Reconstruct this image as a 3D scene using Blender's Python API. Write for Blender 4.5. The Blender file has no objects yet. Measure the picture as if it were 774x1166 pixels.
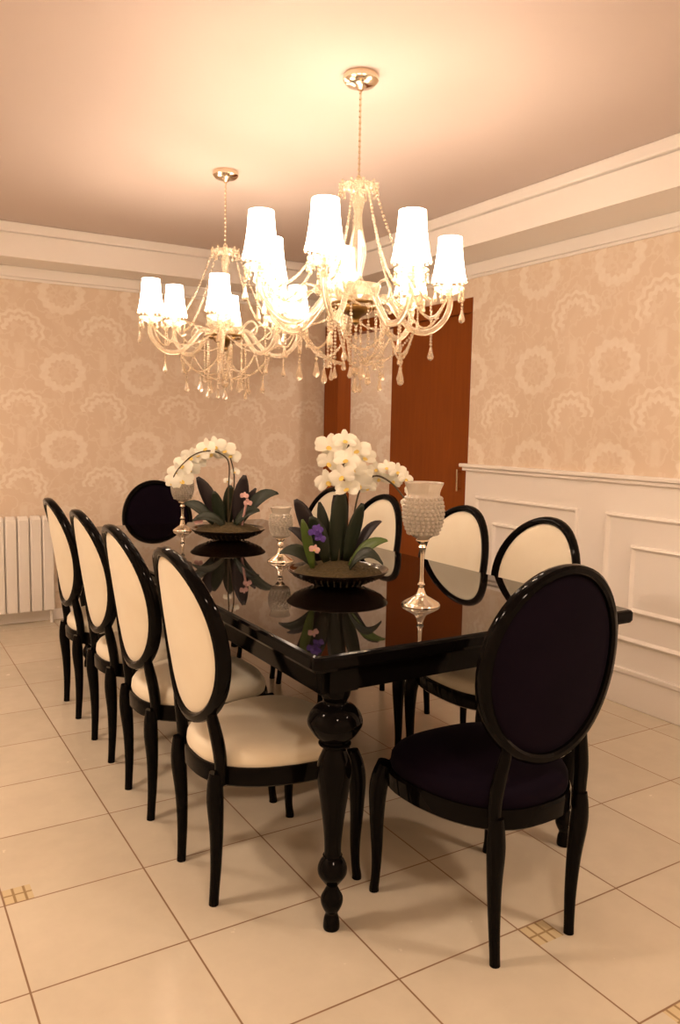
import bpy, bmesh, math, random
from mathutils import Vector, Matrix
random.seed(7)
PI = math.pi
S = bpy.context.scene
COL = S.collection
R = math.radians

# ------------------------------------------------------------------ helpers
def lin(r, g, b):
    f = lambda c: c/12.92 if c <= .04045 else ((c+.055)/1.055)**2.4
    return (f(r/255), f(g/255), f(b/255), 1)

def mat(name, col, rough=.5, metal=0, coat=0, trans=0, sheen=0, ior=1.5, spec=.5):
    m = bpy.data.materials.new(name); m.use_nodes = True
    b = m.node_tree.nodes['Principled BSDF']
    b.inputs['Base Color'].default_value = col if len(col) == 4 else (*col, 1)
    b.inputs['Roughness'].default_value = rough
    b.inputs['Metallic'].default_value = metal
    b.inputs['Coat Weight'].default_value = coat
    b.inputs['Coat Roughness'].default_value = .05
    b.inputs['Transmission Weight'].default_value = trans
    b.inputs['Sheen Weight'].default_value = sheen
    b.inputs['IOR'].default_value = ior
    b.inputs['Specular IOR Level'].default_value = spec
    return m

class NB:
    """little expression builder for math nodes"""
    def __init__(s, m): s.t = m.node_tree; s.n = s.t.nodes; s.l = s.t.links
    def put(s, sock, v):
        if isinstance(v, (int, float)): sock.default_value = v
        else: s.l.new(v, sock)
    def m(s, op, a, b=0, c=0):
        n = s.n.new('ShaderNodeMath'); n.operation = op
        s.put(n.inputs[0], a); s.put(n.inputs[1], b); s.put(n.inputs[2], c)
        return n.outputs[0]
    def pos(s):
        g = s.n.new('ShaderNodeNewGeometry'); x = s.n.new('ShaderNodeSeparateXYZ')
        s.l.new(g.outputs['Position'], x.inputs[0]); return g.outputs['Position'], x.outputs
    def noise(s, vec, scale, detail=3, rough=.5):
        n = s.n.new('ShaderNodeTexNoise'); s.l.new(vec, n.inputs['Vector'])
        n.inputs['Scale'].default_value = scale; n.inputs['Detail'].default_value = detail
        n.inputs['Roughness'].default_value = rough
        return n.outputs['Fac']
    def mix(s, f, a, b):
        n = s.n.new('ShaderNodeMix'); n.data_type = 'RGBA'
        s.put(n.inputs['Factor'], f)
        for k, v in ((6, a), (7, b)):
            if isinstance(v, tuple): n.inputs[k].default_value = v
            else: s.l.new(v, n.inputs[k])
        return n.outputs[2]
    def band(s, x, c, w, soft):      # 1 where |x-c|<w, soft edge
        d = s.m('ABSOLUTE', s.m('SUBTRACT', x, c))
        n = s.n.new('ShaderNodeMapRange'); n.interpolation_type = 'SMOOTHSTEP'
        s.put(n.inputs[0], d); n.inputs[1].default_value = w; n.inputs[2].default_value = w+soft
        n.inputs[3].default_value = 1; n.inputs[4].default_value = 0
        return n.outputs[0]
    def bump(s, h, strength, dist):
        n = s.n.new('ShaderNodeBump'); s.l.new(h, n.inputs['Height'])
        n.inputs['Strength'].default_value = strength; n.inputs['Distance'].default_value = dist
        s.l.new(n.outputs[0], s.n['Principled BSDF'].inputs['Normal'])

def link(name, bm, m, parent=None, smooth=True, bevel=0, subd=0):
    me = bpy.data.meshes.new(name)
    bmesh.ops.recalc_face_normals(bm, faces=bm.faces)
    bm.to_mesh(me); bm.free()
    for mm in (m if isinstance(m, (list, tuple)) else [m]): me.materials.append(mm)
    if smooth: me.polygons.foreach_set('use_smooth', [True]*len(me.polygons))
    o = bpy.data.objects.new(name, me); COL.objects.link(o)
    if parent: o.parent = parent
    if bevel:
        b = o.modifiers.new('bevel', 'BEVEL'); b.width = bevel; b.segments = 2; b.limit_method = 'ANGLE'
        b.harden_normals = False
        b.angle_limit = R(40)
    if subd:
        b = o.modifiers.new('subd', 'SUBSURF'); b.levels = subd; b.render_levels = subd
    if smooth and not subd:
        try: me.set_sharp_from_angle(angle=R(38))
        except Exception: pass
    return o

def thing(name, label, cat, loc=(0, 0, 0), rz=0, group=None):
    o = bpy.data.objects.new(name, None); COL.objects.link(o)
    o.location = loc; o.rotation_euler = (0, 0, rz); o.empty_display_size = .1
    o['label'] = label; o['category'] = cat
    if group: o['group'] = group
    return o

def struct(name, bm, m, parent=None, **k):
    o = link(name, bm, m, parent, **k)
    if not parent: o['kind'] = 'structure'
    return o

def copy_tree(o, parent=None):
    c = o.copy(); COL.objects.link(c)
    if parent: c.parent = parent
    for ch in list(o.children): copy_tree(ch, c)
    return c

def box(bm, x0, x1, y0, y1, z0, z1):
    v = [bm.verts.new((x, y, z)) for x in (x0, x1) for y in (y0, y1) for z in (z0, z1)]
    for f in ((0, 1, 3, 2), (4, 6, 7, 5), (0, 4, 5, 1), (2, 3, 7, 6), (0, 2, 6, 4), (1, 5, 7, 3)):
        bm.faces.new([v[i] for i in f])
    return bm
def B(*a):
    bm = bmesh.new()
    for b in ([a] if isinstance(a[0], (int, float)) else a): box(bm, *b)
    return bm

def lathe(prof, seg=32, bm=None, c=(0, 0), closed=True):
    bm = bm or bmesh.new(); rings = []
    for r, z in prof:
        rings.append([bm.verts.new((c[0]+r*math.cos(2*PI*i/seg), c[1]+r*math.sin(2*PI*i/seg), z)) for i in range(seg)])
    for a, b in zip(rings, rings[1:]):
        for i in range(seg): bm.faces.new((a[i], a[(i+1) % seg], b[(i+1) % seg], b[i]))
    if closed:
        bm.faces.new(rings[0]); bm.faces.new(rings[-1])
    return bm

def smoothpath(P, n=6):
    """catmull-rom through tuples of any length"""
    out = []
    for i in range(len(P)-1):
        p0 = P[max(i-1, 0)]; p1 = P[i]; p2 = P[i+1]; p3 = P[min(i+2, len(P)-1)]
        for k in range(n):
            t = k/n
            out.append(tuple(.5*((2*b)+(-a+c)*t+(2*a-5*b+4*c-d)*t*t+(-a+3*b-3*c+d)*t**3) for a, b, c, d in zip(p0, p1, p2, p3)))
    out.append(tuple(P[-1])); return out

def tube(P, bm=None, seg=10, cap=True, flat=1.0):
    """P: (x,y,z,r) points"""
    bm = bm or bmesh.new(); rings = []; n = len(P)
    up = None
    for i, p in enumerate(P):
        a = Vector(P[max(i-1, 0)][:3]); b = Vector(P[min(i+1, n-1)][:3]); t = (b-a).normalized()
        if up is None:
            up = Vector((1, 0, 0)) if abs(t.x) < .8 else Vector((0, 1, 0))
        s = t.cross(up).normalized(); up = s.cross(t).normalized()
        rings.append([bm.verts.new(Vector(p[:3])+p[3]*(math.cos(2*PI*k/seg)*up*flat+math.sin(2*PI*k/seg)*s)) for k in range(seg)])
    for a, b in zip(rings, rings[1:]):
        for i in range(seg): bm.faces.new((a[i], a[(i+1) % seg], b[(i+1) % seg], b[i]))
    if cap: bm.faces.new(rings[0]); bm.faces.new(rings[-1])
    return bm

def bead(bm, p, r, sub=1, sc=(1, 1, 1)):
    M = Matrix.Translation(p) @ Matrix.Diagonal((*sc, 1))
    bmesh.ops.create_icosphere(bm, subdivisions=sub, radius=r, matrix=M)

# ------------------------------------------------------------------ materials
M = {}
# white paint: walls' wood work and ceiling
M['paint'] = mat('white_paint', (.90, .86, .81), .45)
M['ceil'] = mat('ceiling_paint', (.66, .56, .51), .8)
M['rad'] = mat('radiator_enamel', (.84, .80, .74), .3)
M['lacquer'] = mat('black_lacquer', (.003, .0025, .0025), .07, spec=.07)
M['top'] = mat('black_glass_lacquer', (.004, .0025, .002), .025, ior=1.6)
M['cream'] = mat('cream_velvet', (.80, .76, .62), .7, sheen=.25)
M['velvet'] = mat('black_velvet', (.0035, .0018, .005), .8, sheen=.004, spec=.05)
M['chrome'] = mat('nickel', (.80, .68, .52), .18, metal=1)
M['silver'] = mat('silver', (.86, .78, .66), .16, metal=1)
M['brass'] = mat('antique_brass', (.28, .17, .06), .3, metal=1)
M['bowl'] = mat('dark_bronze_glass', (.022, .013, .006), .12, coat=.5)
M['petal'] = mat('white_petal', (.93, .92, .80), .5, sheen=.2)
M['lip'] = mat('yellow_lip', (.75, .55, .12), .5)
M['leaf'] = mat('dark_leaf', (.010, .018, .006), .42)
M['leaf2'] = mat('purple_leaf', (.014, .008, .010), .42)
M['leaf3'] = mat('fresh_green_leaf', (.07, .12, .015), .4)
M['stem'] = mat('flower_stem', (.07, .05, .02), .5)
M['violet'] = mat('violet_petal', (.07, .02, .25), .5)
M['pink'] = mat('pale_pink_petal', (.70, .42, .38), .5)
M['plaster'] = mat('hall_plaster', (.62, .50, .34), .8)

def nodes_moss():
    m = mat('dark_moss', (.03, .03, .01), .9); b = NB(m); p, xyz = b.pos()
    f = b.noise(p, 90, 4); c = b.mix(f, (.02, .018, .005, 1), (.12, .08, .025, 1))
    b.l.new(c, b.n['Principled BSDF'].inputs['Base Color']); b.bump(f, 1, .01); return m
M['moss'] = nodes_moss()

def nodes_cloth(m, amt, dark):
    b = NB(m); p, xyz = b.pos(); base = tuple(b.n['Principled BSDF'].inputs['Base Color'].default_value)
    f = b.noise(p, 9, 3); f2 = b.m('MULTIPLY', f, amt)
    c = b.mix(f2, base, dark)
    b.l.new(c, b.n['Principled BSDF'].inputs['Base Color'])
    g = b.noise(p, 350, 2); b.bump(g, .15, .002)
nodes_cloth(M['cream'], .45, (.66, .53, .36, 1))
nodes_cloth(M['velvet'], .6, (.008, .0035, .010, 1))

def wallpaper():
    m = mat('damask_wallpaper', (.7, .55, .4), .55); b = NB(m); p, xyz = b.pos()
    n = b.noise(p, 9, 3, .6); nn = b.m('SUBTRACT', n, .5)
    U = b.m('ADD', b.m('DIVIDE', b.m('ADD', xyz[0], xyz[1]), .55), 19.669)
    U = b.m('ADD', U, b.m('MULTIPLY', b.m('LESS_THAN', xyz[1], 3.79), .574))      # the paper starts afresh at the corner
    V = b.m('ADD', b.m('DIVIDE', xyz[2], .525), .238)
    def lattice(o, style):
        u = b.m('SUBTRACT', b.m('FRACT', b.m('ADD', U, o)), .5)
        v = b.m('SUBTRACT', b.m('FRACT', b.m('ADD', V, o)), .5)
        ang = b.m('ARCTAN2', v, u)
        r = b.m('SQRT', b.m('ADD', b.m('POWER', b.m('DIVIDE', b.m('ABSOLUTE', u), .285), 2), b.m('POWER', b.m('DIVIDE', b.m('ABSOLUTE', v), .26), 2)))
        r = b.m('ADD', r, b.m('MULTIPLY', nn, .22))
        scal = b.m('MULTIPLY', b.m('COSINE', b.m('MULTIPLY', ang, 14)), .05)
        r1 = b.m('ADD', r, scal)
        if style == 0:
            ring = b.band(r1, .80, .13, .10)
            core = b.m('MULTIPLY', b.band(b.m('ADD', r, b.m('MULTIPLY', b.m('COSINE', b.m('MULTIPLY', ang, 5)), .12)), .38, .05, .07), .35)
            return b.m('MAXIMUM', ring, core)
        # nested horseshoe arches, open at the foot
        openf = b.band(ang, PI/2, 1.95, .5)
        a = b.m('MAXIMUM', b.band(r1, .95, .045, .06), b.band(r1, .62, .075, .07))
        a = b.m('MULTIPLY', a, openf)
        foot = b.m('MULTIPLY', b.band(u, 0, .03, .04), b.band(v, -.34, .10, .05))
        return b.m('MAXIMUM', a, b.m('MULTIPLY', foot, .6))
    A = lattice(0.0, 0); C = lattice(.5, 1)
    # ogee lines that join the medallions
    w = b.m('MULTIPLY', b.m('SINE', b.m('MULTIPLY', V, 2*PI)), .10)
    u4 = b.m('SUBTRACT', b.m('FRACT', b.m('ADD', b.m('MULTIPLY', b.m('ADD', U, w), 2), .5)), .5)
    og = b.m('MULTIPLY', b.band(u4, 0, .04, .08), .15)
    mask = b.m('MAXIMUM', b.m('MAXIMUM', A, C), og)
    brk = b.noise(p, 30, 3, .6)
    mask = b.m('MULTIPLY', mask, b.m('ADD', .35, brk))
    fl = b.noise(p, 13, 2, .5)
    mask = b.m('MAXIMUM', mask, b.m('MULTIPLY', b.band(fl, .5, .022, .03), .38))
    c = b.mix(mask, (.76, .625, .485, 1), (.88, .785, .665, 1))
    b.l.new(c, b.n['Principled BSDF'].inputs['Base Color'])
    return m
M['paper'] = wallpaper()

T = .40      # tile size
def floor_mat():
    m = mat('marble_tile', (.7, .55, .4), .22); b = NB(m); p, xyz = b.pos()
    X = b.m('DIVIDE', xyz[0], T); Y = b.m('DIVIDE', xyz[1], T)
    fx = b.m('ABSOLUTE', b.m('SUBTRACT', b.m('FRACT', b.m('ADD', X, .5)), .5))
    fy = b.m('ABSOLUTE', b.m('SUBTRACT', b.m('FRACT', b.m('ADD', Y, .5)), .5))
    g = b.m('MAXIMUM', b.band(fx, 0, .0045, .004), b.band(fy, 0, .0045, .004))
    wn = b.n.new('ShaderNodeTexWhiteNoise'); wn.noise_dimensions = '2D'
    cv = b.n.new('ShaderNodeCombineXYZ')
    b.l.new(b.m('FLOOR', X), cv.inputs[0]); b.l.new(b.m('FLOOR', Y), cv.inputs[1]); b.l.new(cv.outputs[0], wn.inputs['Vector'])
    n1 = b.noise(p, 2.2, 5, .6); n2 = b.noise(p, 12, 4, .6)
    v = b.m('ADD', b.m('MULTIPLY', n1, .7), b.m('MULTIPLY', n2, .3))
    v = b.m('ADD', v, b.m('MULTIPLY', b.m('SUBTRACT', wn.outputs['Value'], .5), .22))
    base = b.mix(v, (.50, .44, .335, 1), (.74, .665, .53, 1))
    # small mosaic inserts at two tile corners
    def inbox(x0, x1, y0, y1):
        a = b.band(X, (x0+x1)/2, (x1-x0)/2, .004); c = b.band(Y, (y0+y1)/2, (y1-y0)/2, .004)
        return b.m('MULTIPLY', a, c)
    ins = b.m('MAXIMUM', b.m('MAXIMUM', inbox(-1, -.80, 1, 1.2), inbox(2, 2.23, -1.2, -1)), inbox(2.2, 2.42, -2.2, -2))
    strip = b.band(b.m('SUBTRACT', b.m('FRACT', b.m('MULTIPLY', X, 13)), .5), 0, .36, .05)
    strip = b.m('MULTIPLY', strip, b.band(b.m('SUBTRACT', b.m('FRACT', b.m('MULTIPLY', Y, 9)), .5), 0, .40, .05))
    insc = b.mix(strip, (.34, .24, .12, 1), (.60, .49, .30, 1))
    c = b.mix(ins, base, insc)
    c = b.mix(g, c, (.25, .15, .08, 1))
    b.l.new(c, b.n['Principled BSDF'].inputs['Base Color'])
    r = b.m('ADD', .16, b.m('MULTIPLY', n2, .16)); r = b.m('ADD', r, b.m('MULTIPLY', g, .4))
    b.l.new(r, b.n['Principled BSDF'].inputs['Roughness'])
    return m
M['floor'] = floor_mat()

def wood():
    m = mat('brown_wood_veneer', (.2, .05, .01), .55, spec=.2); b = NB(m); p, xyz = b.pos()
    cv = b.n.new('ShaderNodeCombineXYZ')
    b.l.new(b.m('MULTIPLY', xyz[0], 14), cv.inputs[0]); b.l.new(b.m('MULTIPLY', xyz[1], 14), cv.inputs[1]); b.l.new(b.m('MULTIPLY', xyz[2], 1.2), cv.inputs[2])
    n = b.noise(cv.outputs[0], 2.5, 4, .6)
    c = b.mix(n, (.20, .045, .003, 1), (.29, .075, .006, 1))
    b.l.new(c, b.n['Principled BSDF'].inputs['Base Color']); return m
M['wood'] = wood()

def crystal(name, tint, tr):
    m = bpy.data.materials.new(name); m.use_nodes = True; t = m.node_tree
    pb = t.nodes['Principled BSDF']; pb.inputs['Base Color'].default_value = tint
    pb.inputs['Roughness'].default_value = .12; pb.inputs['Transmission Weight'].default_value = .55
    pb.inputs['IOR'].default_value = 1.6
    tp = t.nodes.new('ShaderNodeBsdfTransparent'); tp.inputs[0].default_value = (.97, .92, .84, 1)
    mx = t.nodes.new('ShaderNodeMixShader'); mx.inputs[0].default_value = tr
    t.links.new(pb.outputs[0], mx.inputs[1]); t.links.new(tp.outputs[0], mx.inputs[2])
    t.links.new(mx.outputs[0], t.nodes['Material Output'].inputs[0]); return m
M['crystal'] = crystal('cut_crystal', (.86, .74, .58, 1), .40)
M['glass'] = crystal('clear_glass_arm', (.90, .80, .64, 1), .40)
M['mosaic'] = crystal('crystal_mosaic', (.92, .86, .76, 1), .15)

LC = (1, .745, .56)
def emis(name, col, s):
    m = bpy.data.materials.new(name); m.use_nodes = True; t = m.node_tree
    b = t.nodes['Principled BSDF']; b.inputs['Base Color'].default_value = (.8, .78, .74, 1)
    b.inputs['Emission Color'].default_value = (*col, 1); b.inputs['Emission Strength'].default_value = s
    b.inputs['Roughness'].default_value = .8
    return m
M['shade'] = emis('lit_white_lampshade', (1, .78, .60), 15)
M['bulb'] = emis('lit_bulb', (1, .78, .5), 8)

# ------------------------------------------------------------------ room
XW, YB, XL, YR, ZC = 2.572, 3.80, -1.9, -3.0, 2.595
YD = 1.97            # the right wall ends here, the doorway begins
ZD = 2.19            # doorway head
YD2 = 3.56
struct('floor', B(XL-.1, 4.4, YR-.1, YB+.1, -.1, 0), M['floor'], smooth=False)
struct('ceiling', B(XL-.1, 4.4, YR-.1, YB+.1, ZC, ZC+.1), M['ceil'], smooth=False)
struct('wall_back', B(XL-.1, 4.4, YB, YB+.1, 0, ZC), M['paper'], smooth=False)
struct('wall_left', B(XL-.1, XL, YR, YB, 0, ZC), M['paper'], smooth=False)
struct('wall_rear', B(XL-.1, 4.4, YR-.1, YR, 0, ZC), M['paper'], smooth=False)
struct('wall_right', B((XW, XW+.10, YR, YD, 0, ZC), (XW, XW+.10, YD, YB, ZD, ZC)), M['paper'], smooth=False)
struct('wall_hall', B(4.3, 4.4, YR, YB, 0, ZC), M['paper'], smooth=False)
struct('wall_hall_end', B(XW+.10, 4.3, .4, .5, 0, ZC), M['plaster'], smooth=False)
# dropped soffit with stepped moulding on all sides
sx, sy, lx, ry = 2.233, 3.48, XL+.34, YR+.34
zs = 2.387
def ringboxes(d0, z0, z1):
    """box ring whose inner edge is the soffit edge moved inward by d0"""
    return ((sx-d0, XW, ry-d0*0+d0, sy-d0, z0, z1), (XL, lx+d0, ry+d0, sy-d0, z0, z1),
            (XL, XW, sy-d0, YB, z0, z1), (XL, XW, YR, ry+d0, z0, z1))
struct('trim_1', B(*ringboxes(0, zs, 2.528)), M['paint'], smooth=False)
struct('trim_2', B(*ringboxes(-.012, 2.528, 2.536)), M['paint'], smooth=False)
struct('trim_3', B(*ringboxes(.022, 2.536, ZC)), M['paint'], smooth=False, bevel=.008)
# flat crown band under the soffit
def band(z0, z1, d):
    return B((XW-d, XW, YR, YB-d, z0, z1), (XL, XL+d, YR, YB-d, z0, z1), (XL, XW, YB-d, YB, z0, z1), (XL+d, XW-d, YR, YR+d, z0, z1))
struct('trim_4', band(2.318, zs, .022), M['paint'], smooth=False, bevel=.006)
struct('trim_5', band(2.300, 2.318, .012), M['paint'], smooth=False, bevel=.004)
# wainscot on the right wall
struct('trim_6', B(XW-.012, XW, YR, YD, .19, 1.122), M['paint'], smooth=False)
struct('trim_7', B((XW-.045, XW+.0, YR, YD+.035, 1.140, 1.162), (XW-.030, XW, YR, YD+.02, 1.118, 1.140)), M['paint'], smooth=False, bevel=.005)
struct('baseboard_right', B((XW-.022, XW, YR, YD, 0, .165), (XW-.03, XW, YR, YD, .165, .19)), M['paint'], smooth=False, bevel=.004)
def moulding(y0, y1, z0, z1):
    a, b, w = XW-.030, XW-.012, .026
    bm = bmesh.new()
    # picture-frame moulding with a sloped section
    loops = []
    for d, x in ((0, b), (.004, a+.004), (.012, a), (.018, a+.006), (w, b)):
        loops.append([bm.verts.new((x, y, z)) for y, z in ((y0+d, z0+d), (y1-d, z0+d), (y1-d, z1-d), (y0+d, z1-d))])
    for p, q in zip(loops, loops[1:]):
        for i in range(4): bm.faces.new((p[i], p[(i+1) % 4], q[(i+1) % 4], q[i]))
    return bm
k = 8
for (y0, y1) in ((1.035, 1.865), (.005, .855), (-1.02, -.17), (-2.05, -1.20)):
    struct('trim_%d' % k, moulding(y0, y1, .325, .968), M['paint'], smooth=False); k += 1
    struct('trim_%d' % k, moulding(y0+.165, y1-.165, .478, .818), M['paint'], smooth=False); k += 1
struct('baseboard_back', B((XL, XW, YB-.018, YB, 0, .075)), M['paint'], smooth=False, bevel=.004)
struct('baseboard_left', B((XL, XL+.018, YR, YB-.018, 0, .075)), M['paint'], smooth=False, bevel=.004)
# doorway: brown frame and sliding leaf
struct('trim_%d' % k, B((XW-.012, XW+.112, YD2, YD2+.215, 0, ZD), (XW+.002, XW+.098, YD, YD2, 2.10, ZD), (XW+.004, XW+.10, YD, YD+.02, 0, 2.10)), M['wood'], smooth=False, bevel=.003); k += 1
dl = struct('door_1', B(XW+.030, XW+.070, YD+.021, 2.875, .008, 2.099), M['wood'], smooth=False, bevel=.002)
bm = tube([(XW+.002, 2.07, .98, .007), (XW-.0, 2.07, 1.12, .007)]); box(bm, XW+.0, XW+.03, 2.064, 2.076, .99, 1.0); box(bm, XW+.0, XW+.03, 2.064, 2.076, 1.10, 1.11)
dh = link('door_handle', bm, M['chrome'], dl)

# radiator under the back wall
rad = thing('radiator', 'white ribbed wall radiator behind the farthest left-row chair', 'radiator', (-.25, YB-.012, 0))
n = 17; w = .0785; xr = .655
for i in range(n):
    x1 = xr-i*w; bm = bmesh.new()
    # a rounded flat section
    pts = [(-w/2+.003, -.100), (-w/2+.010, -.112), (w/2-.010, -.112), (w/2-.003, -.100), (w/2-.003, -.035), (-w/2+.003, -.035)]
    lo = [bm.verts.new((x1-w/2+a, b, .095)) for a, b in pts]; hi = [bm.verts.new((x1-w/2+a, b, .72)) for a, b in pts]
    top = [bm.verts.new((x1-w/2+a*.8, -.07+(b+.07)*.55, .742)) for a, b in pts]
    for A_, C_ in ((lo, hi), (hi, top)):
        for j in range(6): bm.faces.new((A_[j], A_[(j+1) % 6], C_[(j+1) % 6], C_[j]))
    bm.faces.new(lo); bm.faces.new(top)
    link('section', bm, M['rad'], rad, bevel=.002)
link('pipe', tube([(xr-.02, -.07, .11, .012), (xr-.02, -.07, 0, .012)]), M['rad'], rad)
for bx_ in (xr-.3, xr-1.0): link('bracket', B(bx_, bx_+.03, -.04, 0, .6, .64), M['rad'], rad, smooth=False)

# ------------------------------------------------------------------ chairs
def seat_outline(s, n=48):
    out = []
    for i in range(n):
        a = 2*PI*i/n; c, d = math.cos(a), math.sin(a); e = 2/2.7
        x = math.copysign(abs(c)**e, c)*.245; y = math.copysign(abs(d)**e, d)*.240
        x *= .97+(.12 if y > 0 else .20)*(y/.24)
        out.append((x*s, y*s+.005))
    return out
def stack(levels, bm=None):
    bm = bm or bmesh.new(); rings = []
    for s, z in levels: rings.append([bm.verts.new((x, y, z)) for x, y in seat_outline(s)])
    for a, b in zip(rings, rings[1:]):
        for i in range(len(a)): bm.faces.new((a[i], a[(i+1) % len(a)], b[(i+1) % len(a)], b[i]))
    bm.faces.new(rings[0]); bm.faces.new(rings[-1]); return bm
OZ, OH, OW = .766, .258, .234      # oval centre height, half height, half width (outside)
TILT, CURV = .085, .85
def backy(z, u=0): return -.222-TILT*max(0, (z-.42)/.60)**1.15 + CURV*u*u
def back_frame_bm():
    bm = bmesh.new(); n = 56; rings = []
    fw, fd = .0155, .020
    for i in range(n):
        a = 2*PI*i/n; ring = []
        for k in range(10):
            b = 2*PI*k/10
            rr = fw*math.copysign(abs(math.cos(b))**.8, math.cos(b)); dd = fd*math.copysign(abs(math.sin(b))**.8, math.sin(b))
            u = (OW-fw+rr)*math.cos(a); z = OZ+(OH-fw+rr)*math.sin(a)
            ring.append(bm.verts.new((u, backy(z, u)+dd, z)))
        rings.append(ring)
    for i in range(n):
        p, q = rings[i], rings[(i+1) % n]
        for k in range(10): bm.faces.new((p[k], p[(k+1) % 10], q[(k+1) % 10], q[k]))
    for s in (-1, 1):       # the two stiles between seat and oval
        P = []
        for z, x, r in ((.365, .152, .017), (.42, .153, .018), (.47, .151, .019), (.52, .143, .018), (.57, .134, .015), (.595, .142, .009)):
            P.append((s*x, backy(z, x)-.0, z, r))
        tube(smoothpath(P, 4), bm, seg=10)
    return bm
def back_pad_bm(sgn):
    """domed pad inside the oval, sgn +1 front, -1 rear"""
    bm = bmesh.new(); n = 48; rings = []
    W2, H2 = OW-.028, OH-.028
    for t in (1.0, .97, .9, .75, .55, .3):
        ring = []
        for i in range(n):
            a = 2*PI*i/n; u = W2*t*math.cos(a); z = OZ+H2*t*math.sin(a)
            d = .004+(.020 if sgn > 0 else .008)*(1-t**4)**.5
            ring.append(bm.verts.new((u, backy(z, u)+sgn*d, z)))
        rings.append(ring)
    for p, q in zip(rings, rings[1:]):
        for i in range(n): bm.faces.new((p[i], p[(i+1) % n], q[(i+1) % n], q[i]))
    bm.faces.new(rings[-1]); return bm
def leg_bm(s, front):
    if front:
        P = [(s*.205, .195, .40, .024), (s*.212, .205, .36, .028), (s*.217, .212, .31, .027), (s*.219, .212, .22, .021), (s*.219, .208, .12, .016), (s*.220, .210, .05, .0135), (s*.221, .215, .012, .0145), (s*.221, .215, 0, .015)]
    else:
        P = [(s*.150, -.215, .40, .020), (s*.150, -.218, .36, .023), (s*.148, -.217, .31, .0245), (s*.143, -.211, .22, .020), (s*.138, -.210, .12, .0165), (s*.135, -.213, .04, .0145), (s*.134, -.215, 0, .0145)]
    return tube(smoothpath(P, 4), seg=12)
def make_chair(fab, label, name='dining_chair'):
    t = thing(name, label, 'chair')
    link('seat_rail', stack([(.97, .352), (1.0, .358), (1.0, .398), (.985, .408), (.97, .408)]), M['lacquer'], t)
    link('seat', stack([(.95, .404), (.965, .418), (.955, .440), (.91, .456), (.80, .468), (.55, .477), (.25, .480)]), fab, t)
    for s in (-1, 1): link('leg', leg_bm(s, True), M['lacquer'], t)
    for s in (-1, 1): link('leg', leg_bm(s, False), M['lacquer'], t)
    link('back_frame', back_frame_bm(), M['lacquer'], t)
    link('backrest', back_pad_bm(1), fab, t)
    link('back_panel', back_pad_bm(-1), fab, t)
    return t
def put(t, x, y, rz): t.location = (x, y, 0); t.rotation_euler = (0, 0, rz); return t
cream0 = make_chair(M['cream'], 'cream oval-back chair of the left row nearest the camera, beside the turned table leg')
GL, GR = 'cream oval-back chairs along the left side of the table', 'cream oval-back chairs along the right side of the table'
cream0['group'] = GL; put(cream0, .332, .252, R(-90))
for x, y, a, g, lab in (
    (.330, .822, -90, GL, 'cream oval-back chair second from the camera in the left row'),
    (.338, 1.360, -90, GL, 'cream oval-back chair third from the camera in the left row, next to the farthest one'),
    (.338, 1.912, -91, GL, 'cream oval-back chair farthest from the camera in the left row, in front of the radiator'),
    (1.385, .405, 90, GR, 'cream oval-back chair of the right row peeking over the black velvet head chair'),
    (1.385, .925, 90, GR, 'cream oval-back chair of the right row just right of the tall crystal candle holder'),
    (1.385, 1.580, 90, GR, 'cream oval-back chair of the right row seen between orchids and tall crystal candle holder'),
    (1.395, 2.120, 90, GR, 'cream oval-back chair at far end of the right row, hidden behind the near orchids')):
    c = copy_tree(cream0); put(c, x, y, R(a)); c['label'] = lab; c['group'] = g
TILT, CURV = .050, .45; OH, OW, OZ = .262, .236, .782
vel = make_chair(M['velvet'], 'black velvet oval-back chair at the near end of the table, large in the foreground')
put(vel, .778, -.265, 0)
TILT, CURV = .110, .45; OH, OW, OZ = .255, .238, .748
c = make_chair(M['velvet'], ''); put(c, .965, 2.93, PI); c['label'] = 'black velvet oval-back chair at the far end of the table, before the back wall'

# ------------------------------------------------------------------ table
TX0, TX1, TY0, TY1, TZ = .258, 1.468, -.205, 2.64, .788
tb = thing('dining_table', 'long glossy black dining table with turned baluster legs', 'table', ((TX0+TX1)/2, (TY0+TY1)/2, 0))
hx, hy = (TX1-TX0)/2, (TY1-TY0)/2
bm = bmesh.new(); rings = []
for d, z in ((.014, TZ-.046), (.004, TZ-.042), (0, TZ-.034), (0, TZ-.010), (.004, TZ-.003), (.012, TZ)):
    ring = []
    for cx, cy, a0 in ((hx, hy, 0), (-hx, hy, 90), (-hx, -hy, 180), (hx, -hy, 270)):
        for j in range(5):
            a = R(a0+j*22.5); rr = .02
            ring.append(bm.verts.new((cx-math.copysign(rr+d, cx)+rr*math.cos(a), cy-math.copysign(rr+d, cy)+rr*math.sin(a), z)))
    rings.append(ring)
for p, q in zip(rings, rings[1:]):
    for i in range(len(p)): bm.faces.new((p[i], p[(i+1) % len(p)], q[(i+1) % len(p)], q[i]))
bm.faces.new(rings[0]); bm.faces.new(rings[-1]).material_index = 1
link('tabletop', bm, [M['lacquer'], M['top']], tb, smooth=False)
a = .036
link('apron', B((-hx+a, hx-a, -hy+a, -hy+a+.022, TZ-.112, TZ-.046), (-hx+a, hx-a, hy-a-.022, hy-a, TZ-.112, TZ-.046),
                (-hx+a, -hx+a+.022, -hy+a+.022, hy-a-.022, TZ-.112, TZ-.046), (hx-a-.022, hx-a, -hy+a+.022, hy-a-.022, TZ-.112, TZ-.046)), M['lacquer'], tb, smooth=False, bevel=.002)
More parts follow.
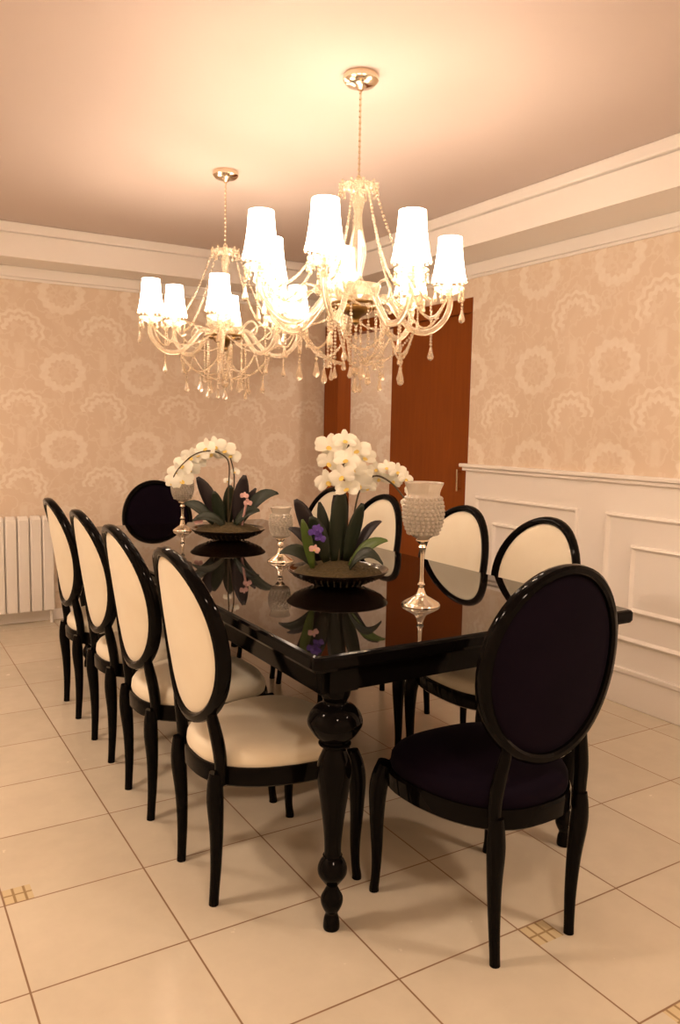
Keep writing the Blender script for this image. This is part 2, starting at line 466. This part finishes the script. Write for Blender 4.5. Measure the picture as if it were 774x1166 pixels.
legp = [(.019, 0), (.023, .004), (.021, .03), (.017, .046), (.024, .060), (.030, .076), (.030, .092), (.022, .108), (.015, .124), (.019, .130), (.030, .145), (.039, .160), (.040, .178), (.033, .196), (.025, .206), (.027, .212), (.023, .220),
        (.025, .27), (.033, .34), (.042, .40), (.047, .445), (.044, .478), (.034, .504), (.030, .518), (.042, .524), (.044, .530), (.036, .536), (.052, .548), (.066, .566), (.075, .586), (.069, .608), (.055, .627), (.036, .638), (.032, .646), (.036, .654), (.040, .664), (.042, .682)]
pp = smoothpath(legp, 3)
for sx_ in (-1, 1):
    for sy_ in (-1, 1):
        c = (-hx+.098 if sx_ < 0 else hx-.215, sy_*(hy-.064))
        bm = lathe(pp, 36, c=c)
        box(bm, c[0]-.043, c[0]+.043, c[1]-.043, c[1]+.043, .680, TZ-.046)
        link('leg', bm, M['lacquer'], tb)

# ------------------------------------------------------------------ orchids
YAW = .54466
def petal(bm, c, ax_u, ax_v, nrm, L, W_, cup, mi=0):
    """petal from c outwards along ax_u"""
    n, m_ = 4, 2; g = []
    for i in range(n+1):
        t = i/n; w = W_*(math.sin(PI*min(1, .12+t*.80))**.7); row = []
        for j in range(-m_, m_+1):
            s = j/m_
            row.append(bm.verts.new(c+ax_u*(L*t)+ax_v*(w*s)+nrm*(cup*(t*t)-.12*W_*s*s)))
        g.append(row)
    for i in range(n):
        for j in range(2*m_):
            f = bm.faces.new((g[i][j], g[i][j+1], g[i+1][j+1], g[i+1][j])); f.material_index = mi
def blossom_bm(c, nrm, size, rnd):
    bm = bmesh.new(); nrm = nrm.normalized(); up = Vector((0, 0, 1)); s = nrm.cross(up).normalized(); up = s.cross(nrm).normalized()
    roll = rnd.uniform(-.3, .3)
    for a, L, W_ in ((90, .9, .30), (205, .95, .30), (335, .95, .30), (8, 1.0, .52), (172, 1.0, .52)):
        a = R(a)+roll; u = s*math.cos(a)+up*math.sin(a); v = -s*math.sin(a)+up*math.cos(a)
        petal(bm, c, u, v, nrm, L*size, W_*size, size*rnd.uniform(-.1, .25))
    petal(bm, c+nrm*.003, (-up*.8+nrm*.6).normalized(), s, up, size*.42, size*.2, 0, 1)
    return bm
def leaf(t, base, tip, w, m, bend=.03, name='leaf'):
    b0, b1 = Vector(base), Vector(tip); d = b1-b0; bm = bmesh.new(); n = 8; g = []
    side = Vector((1, .15, 0)) if abs(d.x) < abs(d.z) else Vector((.1, 1, .3))
    if abs(d.x) >= abs(d.z)*.6: side = Vector((-.5*math.copysign(1, d.x)*d.z/max(.01, abs(d.x)), .5, .6))
    side = (side-d.normalized()*side.dot(d.normalized())).normalized(); nr = d.normalized().cross(side).normalized()
    if nr.z < 0: nr = -nr
    for i in range(n+1):
        s = i/n; c = b0+d*s+Vector((0, 0, bend*4*s*(1-s))); ww = w*(max(.0, math.sin(PI*(.10+.86*s)))**.75)
        g.append([bm.verts.new(c+side*ww*k+nr*(.25*ww*abs(k))) for k in (-1, -.5, 0, .5, 1)])
    for i in range(n):
        for j in range(4): bm.faces.new((g[i][j], g[i][j+1], g[i+1][j+1], g[i+1][j]))
    o = link(name, bm, m, t)
    sd = o.modifiers.new('sol', 'SOLIDIFY'); sd.thickness = .0025
    return o
def bowl(t, rad):
    prof = [(.055, 0), (.06, .003), (.075, .006), (rad*.62, .018), (rad*.88, .040), (rad, .058), (rad*.985, .062), (rad*.86, .046), (rad*.5, .034), (.01, .032)]
    bm = lathe(smoothpath(prof, 3), 48)         # raised studs on the outside of the bowl
    for r, z, nn in ((.085, .0095, 24), (.105, .0145, 30), (.125, .0235, 36), (.145, .032, 40), (.163, .0415, 44)):
        for i in range(nn):
            a = 2*PI*(i+.5*(nn % 4 == 0))/nn; bead(bm, (r*rad/.185*math.cos(a), r*rad/.185*math.sin(a), z), .0048)
    link('bowl', bm, M['bowl'], t)
    bm = lathe([(rad*.90, .044), (rad*.82, .058), (rad*.55, .078), (rad*.25, .088), (.005, .09)], 40)
    r3 = random.Random(3)
    for i in range(60):
        a = r3.uniform(0, 2*PI); q = r3.uniform(0, rad*.72); bead(bm, (q*math.cos(a), q*math.sin(a), .086-.034*(q/(rad*.82))**2), r3.uniform(.006, .014), 1, (1, 1, .6))
    link('moss', bm, M['moss'], t)
def stem(t, P, r=.0035):
    return link('flower_stem', tube([(*p, r) for p in smoothpath(P, 6)], seg=7), M['stem'], t)
def blooms(st, L, size, seed):
    rnd = random.Random(seed)
    for i, (x, z, dy) in enumerate(L):
        n = Vector((rnd.uniform(-.5, .5), -1, rnd.uniform(-.15, .35)))
        o = link('blossom', blossom_bm(Vector((x, dy, z)), n, size*rnd.uniform(.9, 1.1), rnd), [M['petal'], M['lip']], st)

o1 = thing('orchid_arrangement', 'white orchids in a shallow dark bowl, the nearer one beside the tall crystal candle holder', 'flower arrangement', (.795, .585, TZ), -YAW, 'orchid bowls on the table')
bowl(o1, .186)
def px1(x, y, d=0): return ((x-383)/308, d, (668-y)/308)
s1 = stem(o1, [(0.0, .0, .07), (.005, .0, .22), (.0, -.01, .36), (.015, -.03, .46), (.03, -.05, .52)])
L = [(370, 510, 0), (388, 503, .0), (402, 514, .02), (370, 528, -.02), (390, 524, -.04), (386, 542, -.05), (398, 536, .0), (370, 549, -.01), (410, 522, .03), (404, 552, .02), (377, 515, .03), (392, 556, -.02)]
blooms(s1, [(*(lambda p: (p[0], p[2]))(px1(x, y)), d-.02) for x, y, d in L], .049, 5)
s2 = stem(o1, [(.03, .02, .07), (.05, .03, .22), (.075, .03, .35), (.125, .02, .405), (.185, .0, .385), (.235, -.02, .33), (.262, -.03, .28)])
L = [(412, 540, .02), (424, 535, .02), (436, 533, .01), (448, 537, 0), (457, 545, -.01), (465, 556, -.02), (470, 568, -.03), (428, 546, .04), (444, 548, .03), (415, 556, .02), (461, 572, -.03)]
blooms(s2, [(*(lambda p: (p[0], p[2]))(px1(x, y)), d) for x, y, d in L], .034, 8)
def lf1(bx, by, tx, ty, w, m, d0=0, d1=0, bend=.01):
    leaf(o1, px1(bx, by, d0), px1(tx, ty, d1), w, M[m], bend)
lf1(380, 645, 386, 556, .034, 'leaf', 0, -.02); lf1(390, 645, 378, 565, .030, 'leaf2', .02, .0)
lf1(392, 640, 409, 573, .026, 'leaf', .0, -.03); lf1(360, 640, 334, 570, .030, 'leaf2', 0, -.03, .03)
lf1(355, 645, 343, 590, .019, 'leaf3', -.08, -.10); lf1(370, 640, 352, 588, .03, 'leaf', -.03, -.06, .02)
lf1(395, 645, 437, 612, .022, 'leaf3', -.06, -.08, .03); lf1(395, 645, 432, 636, .022, 'leaf', -.09, -.13, .05)
lf1(360, 648, 318, 628, .026, 'leaf', -.05, -.08, .035); lf1(362, 645, 325, 606, .022, 'leaf2', .05, .06, .03)
lf1(400, 640, 432, 596, .020, 'leaf2', .05, .07, .03); pass
lf1(372, 640, 360, 575, .024, 'leaf', .05, .06)
for x, y in ((356, 604), (363, 610), (360, 600)):
    p = px1(x, y, -.11); link('violet_flower', blossom_bm(Vector(p), Vector((.2*(x % 3)-.2, -1, .2)), .021, random.Random(x)), [M['violet'], M['violet']], o1)
p = px1(357, 622, -.12); link('pink_flower', blossom_bm(Vector(p), Vector((0, -1, .3)), .020, random.Random(2)), [M['pink'], M['lip']], o1)

o2 = thing('orchid_arrangement', 'white orchids arching left from a shallow dark bowl, farther one near the far black chair', 'flower arrangement', (.893, 1.84, TZ), -YAW, 'orchid bowls on the table')
bowl(o2, .190)
def px2(x, y, d=0): return ((x-262)/224, d, (615-y)/224)
s3 = stem(o2, [(0, 0, .07), (.0, .0, .25), (.005, -.01, .38), (-.02, -.02, .43), (-.09, -.04, .455), (-.17, -.06, .43), (-.24, -.08, .36), (-.27, -.09, .30)])
L = [(258, 512, 0), (248, 508, -.02), (238, 510, -.03), (230, 517, -.02), (221, 520, -.04), (213, 530, -.05), (206, 538, -.05), (219, 534, -.02), (202, 548, -.06), (212, 546, -.07), (243, 516, .02), (226, 527, 0), (264, 518, .02)]
blooms(s3, [(*(lambda p: (p[0], p[2]))(px2(x, y)), d) for x, y, d in L], .056, 12)
s4 = stem(o2, [(.0, .0, .07), (.03, .0, .3), (.01, .0, .42)])
blooms(s4, [(.035, .35, 0.), (-.005, .30, 0.02)], .026, 3)
def lf2(bx, by, tx, ty, w, m, d0=0, d1=0, bend=.01):
    leaf(o2, px2(bx, by, d0), px2(tx, ty, d1), w, M[m], bend)
lf2(252, 596, 228, 543, .036, 'leaf2', 0, -.03, .02); lf2(246, 596, 214, 572, .030, 'leaf', -.03, -.06, .03)
lf2(262, 596, 264, 552, .034, 'leaf', .02, .0); lf2(272, 596, 281, 540, .040, 'leaf2', 0, -.02)
lf2(276, 596, 319, 560, .036, 'leaf', .02, .0, .05); lf2(270, 598, 300, 578, .03, 'leaf', -.05, -.09, .03)
lf2(256, 598, 248, 558, .03, 'leaf', -.03, -.07); lf2(268, 598, 292, 556, .024, 'leaf2', .04, .06)
lf2(262, 600, 226, 590, .026, 'leaf', -.06, -.12, .04)
for x, y in ((283, 562), (287, 570), (232, 592)):
    p = px2(x, y, -.10); link('pink_flower', blossom_bm(Vector(p), Vector((.2, -1, .1)), .022, random.Random(x)), [M['pink'], M['pink']], o2)
link('pink_stem', tube([(*px2(286, 566, -.10), .006), (*px2(279, 596, -.05), .006)]), M['pink'], o2)

# ------------------------------------------------------------------ candle holders
def holder(x, y, H, R_, label, rb=.064):
    t = thing('candle_holder', label, 'candle holder', (x, y, TZ), 0, 'silver and crystal candle holders on the table')
    cupz = H-.195*R_/.066
    prof = [(rb, 0), (rb, .004), (rb*.92, .010), (rb*.66, .020), (rb*.50, .026), (rb*.30, .034), (.012, .050), (.009, .062), (.013, .070), (.008, .080), (.0065, cupz*.6), (.008, cupz-.03), (.014, cupz-.022), (.010, cupz-.012), (.022, cupz), (.018, cupz+.006)]
    link('stand', lathe(smoothpath(prof, 3), 28), M['silver'], t)
    h = H-cupz
    prof = [(.016, cupz+.004), (.040, cupz+.02*h/.19), (R_*.90, cupz+.28*h), (R_, cupz+.5*h), (R_*.93, cupz+.70*h), (R_*.82, cupz+.80*h), (R_*.86, cupz+.88*h), (R_*1.0, cupz+h), (R_*.95, cupz+h), (R_*.8, cupz+.86*h), (R_*.76, cupz+.80*h), (R_*.9, cupz+.55*h), (R_*.5, cupz+.18*h), (.01, cupz+.1*h)]
    bm = lathe(smoothpath(prof, 3), 32)
    for i in range(10):
        f = .14+.60*i/9; z = cupz+f*h; r = R_*(1-((f-.5)/.42)**2*.34); nn = max(10, int(2*PI*r/.0155))
        for j in range(nn):
            a = 2*PI*(j+.5*(i % 2))/nn; bead(bm, (r*math.cos(a), r*math.sin(a), z), .0078)
    link('crystal_cup', bm, M['mosaic'], t, smooth=False)
    return t
holder(.866, .170, .405, .064, 'tall silver stemmed candle holder with crystal mosaic cup, nearest the black head chair')
holder(.835, 1.135, .235, .046, 'short candle holder between the two orchid bowls, partly behind the near leaves', .056)
holder(.803, 2.265, .33, .058, 'silver stemmed candle holder at far end of the table beside the far black chair', .052)

# ------------------------------------------------------------------ chandeliers
def strand(t, P, Q, sag, r=.0055, name='bead_strand', drop=None):
    P, Q = Vector(P), Vector(Q); L = (Q-P).length+sag*1.2; n = max(3, int(L/(r*2.15))); bm = bmesh.new()
    for i in range(n+1):
        s = i/n; c = P.lerp(Q, s); c.z -= sag*4*s*(1-s)
        bead(bm, c, r*(1 if i % 3 else 1.25))
    if drop: pend_bm(Q-Vector((0, 0, r)), drop, bm)
    return link(name, bm, M['crystal'], t, smooth=False)
def pend_bm(p, L, bm):
    """faceted drop that hangs from p"""
    p = Vector(p); w = L*.24; rings = []
    for rr, z in ((.06, 0), (.35, -.12), (.55, -.40), (1, -.74), (.8, -.90), (.1, -1)):
        rings.append([bm.verts.new(p+Vector((rr*w*math.cos(2*PI*k/6), rr*w*math.sin(2*PI*k/6), z*L))) for k in range(6)])
    for a, b in zip(rings, rings[1:]):
        for i in range(6): bm.faces.new((a[i], a[(i+1) % 6], b[(i+1) % 6], b[i]))
    bm.faces.new(rings[0]); bm.faces.new(rings[-1])
def drop_mesh(nb, L):
    bm = bmesh.new()
    for i in range(nb): bead(bm, (0, 0, -i*.0115), .006)
    pend_bm((0, 0, -(nb-1)*.0115-.003), L, bm)
    me = bpy.data.meshes.new('crystal_drop'); bm.to_mesh(me); bm.free(); me.materials.append(M['crystal']); return me
DROP, PEND = drop_mesh(2, .032), drop_mesh(4, .055)
def drop(par, me, loc, name='crystal_drop'):
    o = bpy.data.objects.new(name, me); COL.objects.link(o); o.parent = par; o.location = loc; return o
def chandelier(x, y, arms, label, seed):
    rnd = random.Random(seed)
    t = thing('chandelier', label, 'chandelier', (x, y, 0), 0, 'crystal chandeliers over the table')
    link('ceiling_canopy', lathe([(.058, ZC), (.062, ZC-.006), (.062, ZC-.022), (.050, ZC-.034), (.020, ZC-.040), (.010, ZC-.052)], 32), M['chrome'], t)
    bm = tube([(0, 0, ZC-.045, .0035), (0, 0, 2.25, .0035)], seg=8)
    z = ZC-.06
    while z > 2.24:
        bead(bm, (0, 0, z), .0065, 1, (1, .6, 1.5)); z -= .020
    link('hanging_chain', bm, M['chrome'], t)
    # crown: glass dish with leaf points and drops
    cr = link('crown', lathe(smoothpath([(.010, 2.25), (.018, 2.225), (.050, 2.214), (.068, 2.222), (.066, 2.216), (.045, 2.204), (.015, 2.198)], 3), 28), M['glass'], t)
    for i in range(10):
        a = 2*PI*i/10; drop(cr, DROP, (.067*math.cos(a), .067*math.sin(a), 2.228))
    link('glass_column', lathe(smoothpath([(.012, 2.20), (.022, 2.17), (.014, 2.12), (.020, 2.06), (.032, 2.00), (.026, 1.95), (.018, 1.91), (.034, 1.885), (.046, 1.87), (.030, 1.85)], 4), 24), M['glass'], t)
    link('center_bowl', lathe(smoothpath([(.030, 1.862), (.055, 1.872), (.085, 1.878), (.080, 1.850), (.060, 1.820), (.030, 1.803), (.02, 1.80)], 4), 28), M['glass'], t)
    bw = link('hub', lathe(smoothpath([(.020, 1.806), (.050, 1.806), (.058, 1.795), (.050, 1.780), (.025, 1.768), (.012, 1.755), (.014, 1.745), (.004, 1.735)], 3), 24), M['brass'], t)
    RA = .355
    tips = []
    for ad, zb in arms:
        a = R(ad); ca, sa = math.cos(a), math.sin(a); dz = zb-1.92
        def q(r, z): return (r*ca, r*sa, z)
        P = [q(.035, 1.800), q(.075, 1.835), q(.12, 1.828), q(.165, 1.775), q(.22, 1.728+dz*.3), q(.285, 1.728+dz*.6), q(.338, 1.770+dz), q(RA+.006, 1.825+dz), q(RA, 1.866+dz)]
        ar = link('arm', tube([(*p, .0115) for p in smoothpath(P, 6)], seg=10), M['glass'], t)
        # small scroll that rises from the arm
        P2 = [q(.12, 1.826), q(.155, 1.86), q(.20, 1.865), q(.23, 1.835), q(.215, 1.805), q(.19, 1.812)]
        link('scroll', tube([(*p, .0055) for p in smoothpath(P2, 5)], seg=7), M['glass'], ar)
        c = (RA*ca, RA*sa)
        bm = lathe(smoothpath([(.010, 1.862+dz), (.020, 1.866+dz), (.040, 1.874+dz), (.055, 1.888+dz), (.052, 1.890+dz), (.034, 1.880+dz), (.012, 1.876+dz)], 2), 24, c=c)
        dp = link('drip_pan', bm, M['glass'], ar)
        for i in range(9):
            b = 2*PI*i/9; drop(ar, DROP, (c[0]+.053*math.cos(b), c[1]+.053*math.sin(b), 1.886+dz))
        link('candle_sleeve', lathe([(.011, 1.876+dz), (.0115, 1.955+dz), (.008, 1.96+dz)], 14, c=c), M['petal'], ar)
        link('bulb', lathe(smoothpath([(.007, 1.958+dz), (.015, 1.975+dz), (.017, 1.992+dz), (.010, 2.015+dz), (.003, 2.028+dz)], 3), 14, c=c), M['bulb'], ar)
        # bell-shaped fabric shade, open at both ends
        bm = bmesh.new(); rings = []
        prof = smoothpath([(.0625, zb), (.0570, zb+.028), (.0505, zb+.070), (.0460, zb+.11), (.0435, zb+.150)], 3)
        prof2 = prof+[(r-.0015, z) for r, z in reversed(prof)]
        for r, z in prof2:
            rings.append([bm.verts.new((c[0]+r*(1+.012*math.cos(12*b_))*math.cos(b_), c[1]+r*(1+.012*math.cos(12*b_))*math.sin(b_), z)) for b_ in [2*PI*k_/36 for k_ in range(36)]])
        rings.append(rings[0])
        for A_, C_ in zip(rings, rings[1:]):
            for i in range(36): bm.faces.new((A_[i], A_[(i+1) % 36], C_[(i+1) % 36], C_[i]))
        link('lamp_shade', bm, M['shade'], ar)
        bm = lathe([(.0625, zb-.003), (.065, zb), (.063, zb+.006)], 30, c=c, closed=False)
        for i in range(16):
            b = 2*PI*i/16; bead(bm, (c[0]+.063*math.cos(b), c[1]+.063*math.sin(b), zb-.009), .0055)
        link('shade_trim', bm, M['crystal'], ar, smooth=False)
        # long drop under the arm
        drop(ar, PEND, q(.290, 1.714+dz*.6), 'crystal_pendant'); drop(ar, PEND, q(RA+.055, 1.856+dz), 'crystal_pendant')
        strand(t, (.064*ca, .064*sa, 2.212), q(.285, 1.842+dz*.5), .075)
        strand(t, q(.285, 1.838+dz*.5), q(.290, 1.745+dz*.6), 0.0, .005)
        tips.append((a, q(RA-.01, 1.846+dz), q(.22, 1.722+dz*.3)))
        L = light = bpy.data.lights.new('bulb_light', 'POINT'); L.energy = BULB; L.color = LC; L.shadow_soft_size = .02
        lo = bpy.data.objects.new('bulb_light', L); COL.objects.link(lo); lo.parent = ar; lo.location = (c[0], c[1], 2.045+dz)
    # swags between neighbouring arms
    tips.sort(key=lambda v: v[0] % (2*PI))
    for i in range(len(tips)):
        A_, C_ = tips[i], tips[(i+1) % len(tips)]
        strand(t, A_[1], C_[1], .085, .005)
        strand(t, A_[2], C_[2], .09, .005)
        m_ = (Vector(A_[2])+Vector(C_[2]))/2; m_.z -= .09
        strand(t, m_, m_-Vector((0, 0, .035)), 0, .005, drop=.06)
        strand(t, A_[2], Vector((.05*math.cos(A_[0]), .05*math.sin(A_[0]), 1.60)), .03, .005)
    # skirt of straight strands from the hub, longer toward the middle
    for i in range(10):
        a = 2*PI*i/10+.2; r = .10; z0 = 1.80; L = rnd.choice((.17, .21, .25))
        strand(t, (r*math.cos(a), r*math.sin(a), z0), (r*math.cos(a), r*math.sin(a), z0-L), 0, .0055, drop=.045)
    bm = lathe([(.100, 1.800), (.104, 1.806), (.100, 1.812)], 32, closed=False)
    for i in range(5): tube([(.0, 0, 1.80, .003), (.1*math.cos(1.2566*i), .1*math.sin(1.2566*i), 1.806, .003)], bm, seg=6)
    link('ring', bm, M['brass'], t)
    strand(t, (0, 0, 1.735), (0, 0, 1.56), 0, .0065, drop=.06)
    bm = bmesh.new(); bead(bm, (0, 0, 1.575), .019, 2); link('crystal_ball', bm, M['crystal'], t, smooth=False)
    return t
BULB = .45
chandelier(.845, .574, [(170, 1.945), (221, 1.93), (267, 1.905), (-16, 1.92), (21, 1.905), (67, 1.935), (124, 1.92)], 'crystal chandelier with white shades, the nearer and larger in view', 1)
chandelier(.864, 1.82, [(161, 1.915), (114, 1.935), (243, 1.89), (-24, 1.915), (288, 1.905), (63, 1.91)], 'crystal chandelier with white shades, the farther and smaller in view', 2)

# ------------------------------------------------------------------ unseen fill lamps, added to brighten walls and floor
def add_fill_lamp(x, y, e):
    t = thing('fill_lamp', 'round flush white fill lamp, added out of view for brightness', 'fill lamp', (x, y, ZC), 0, 'added fill lamps out of view')
    link('rim', lathe([(.15, 0), (.155, -.01), (.15, -.03), (.14, -.03)], 32), M['chrome'], t)
    link('diffuser', lathe(smoothpath([(.138, -.03), (.12, -.05), (.07, -.065), (.005, -.07)], 3), 32), M['shade'], t)
    L = bpy.data.lights.new('fill_lamp_light', 'AREA'); L.shape = 'DISK'; L.size = .28; L.energy = e; L.color = LC
    o = bpy.data.objects.new('fill_lamp_light', L); COL.objects.link(o); o.parent = t; o.location = (0, 0, -.075)
add_fill_lamp(3.4, 2.6, 16)  # added unseen in the hall to light what shows through the doorway
add_fill_lamp(-.3, -2.1, 20)
add_fill_lamp(1.75, -1.9, 24)
add_fill_lamp(-1.35, .3, 26)
add_fill_lamp(-1.35, 2.3, 22)

w = bpy.data.worlds.new('world'); S.world = w; w.use_nodes = True
w.node_tree.nodes['Background'].inputs[0].default_value = (.02, .013, .008, 1)

# ------------------------------------------------------------------ camera
cam = bpy.data.cameras.new('camera'); co = bpy.data.objects.new('camera', cam); COL.objects.link(co); S.camera = co
FPX, yaw, pitch, roll = 900.546, .5446600, -.1042824, .0185735
f = Vector((math.sin(yaw)*math.cos(pitch), math.cos(yaw)*math.cos(pitch), math.sin(pitch)))
r = Vector((math.cos(yaw), -math.sin(yaw), 0)); u = r.cross(f)
r2 = r*math.cos(roll)+u*math.sin(roll); u2 = r2.cross(f)
co.matrix_world = Matrix(((r2.x, u2.x, -f.x, -1.748186*T), (r2.y, u2.y, -f.y, -4.720865*T), (r2.z, u2.z, -f.z, 3.405678*T), (0, 0, 0, 1)))
cam.sensor_fit = 'VERTICAL'; cam.sensor_height = 36; cam.lens = FPX/1166*36
cam.clip_start = .05

S.view_settings.view_transform = 'Standard'; S.view_settings.look = 'None'
S.view_settings.exposure = .1; S.view_settings.gamma = 1; S.view_settings.use_curve_mapping = False
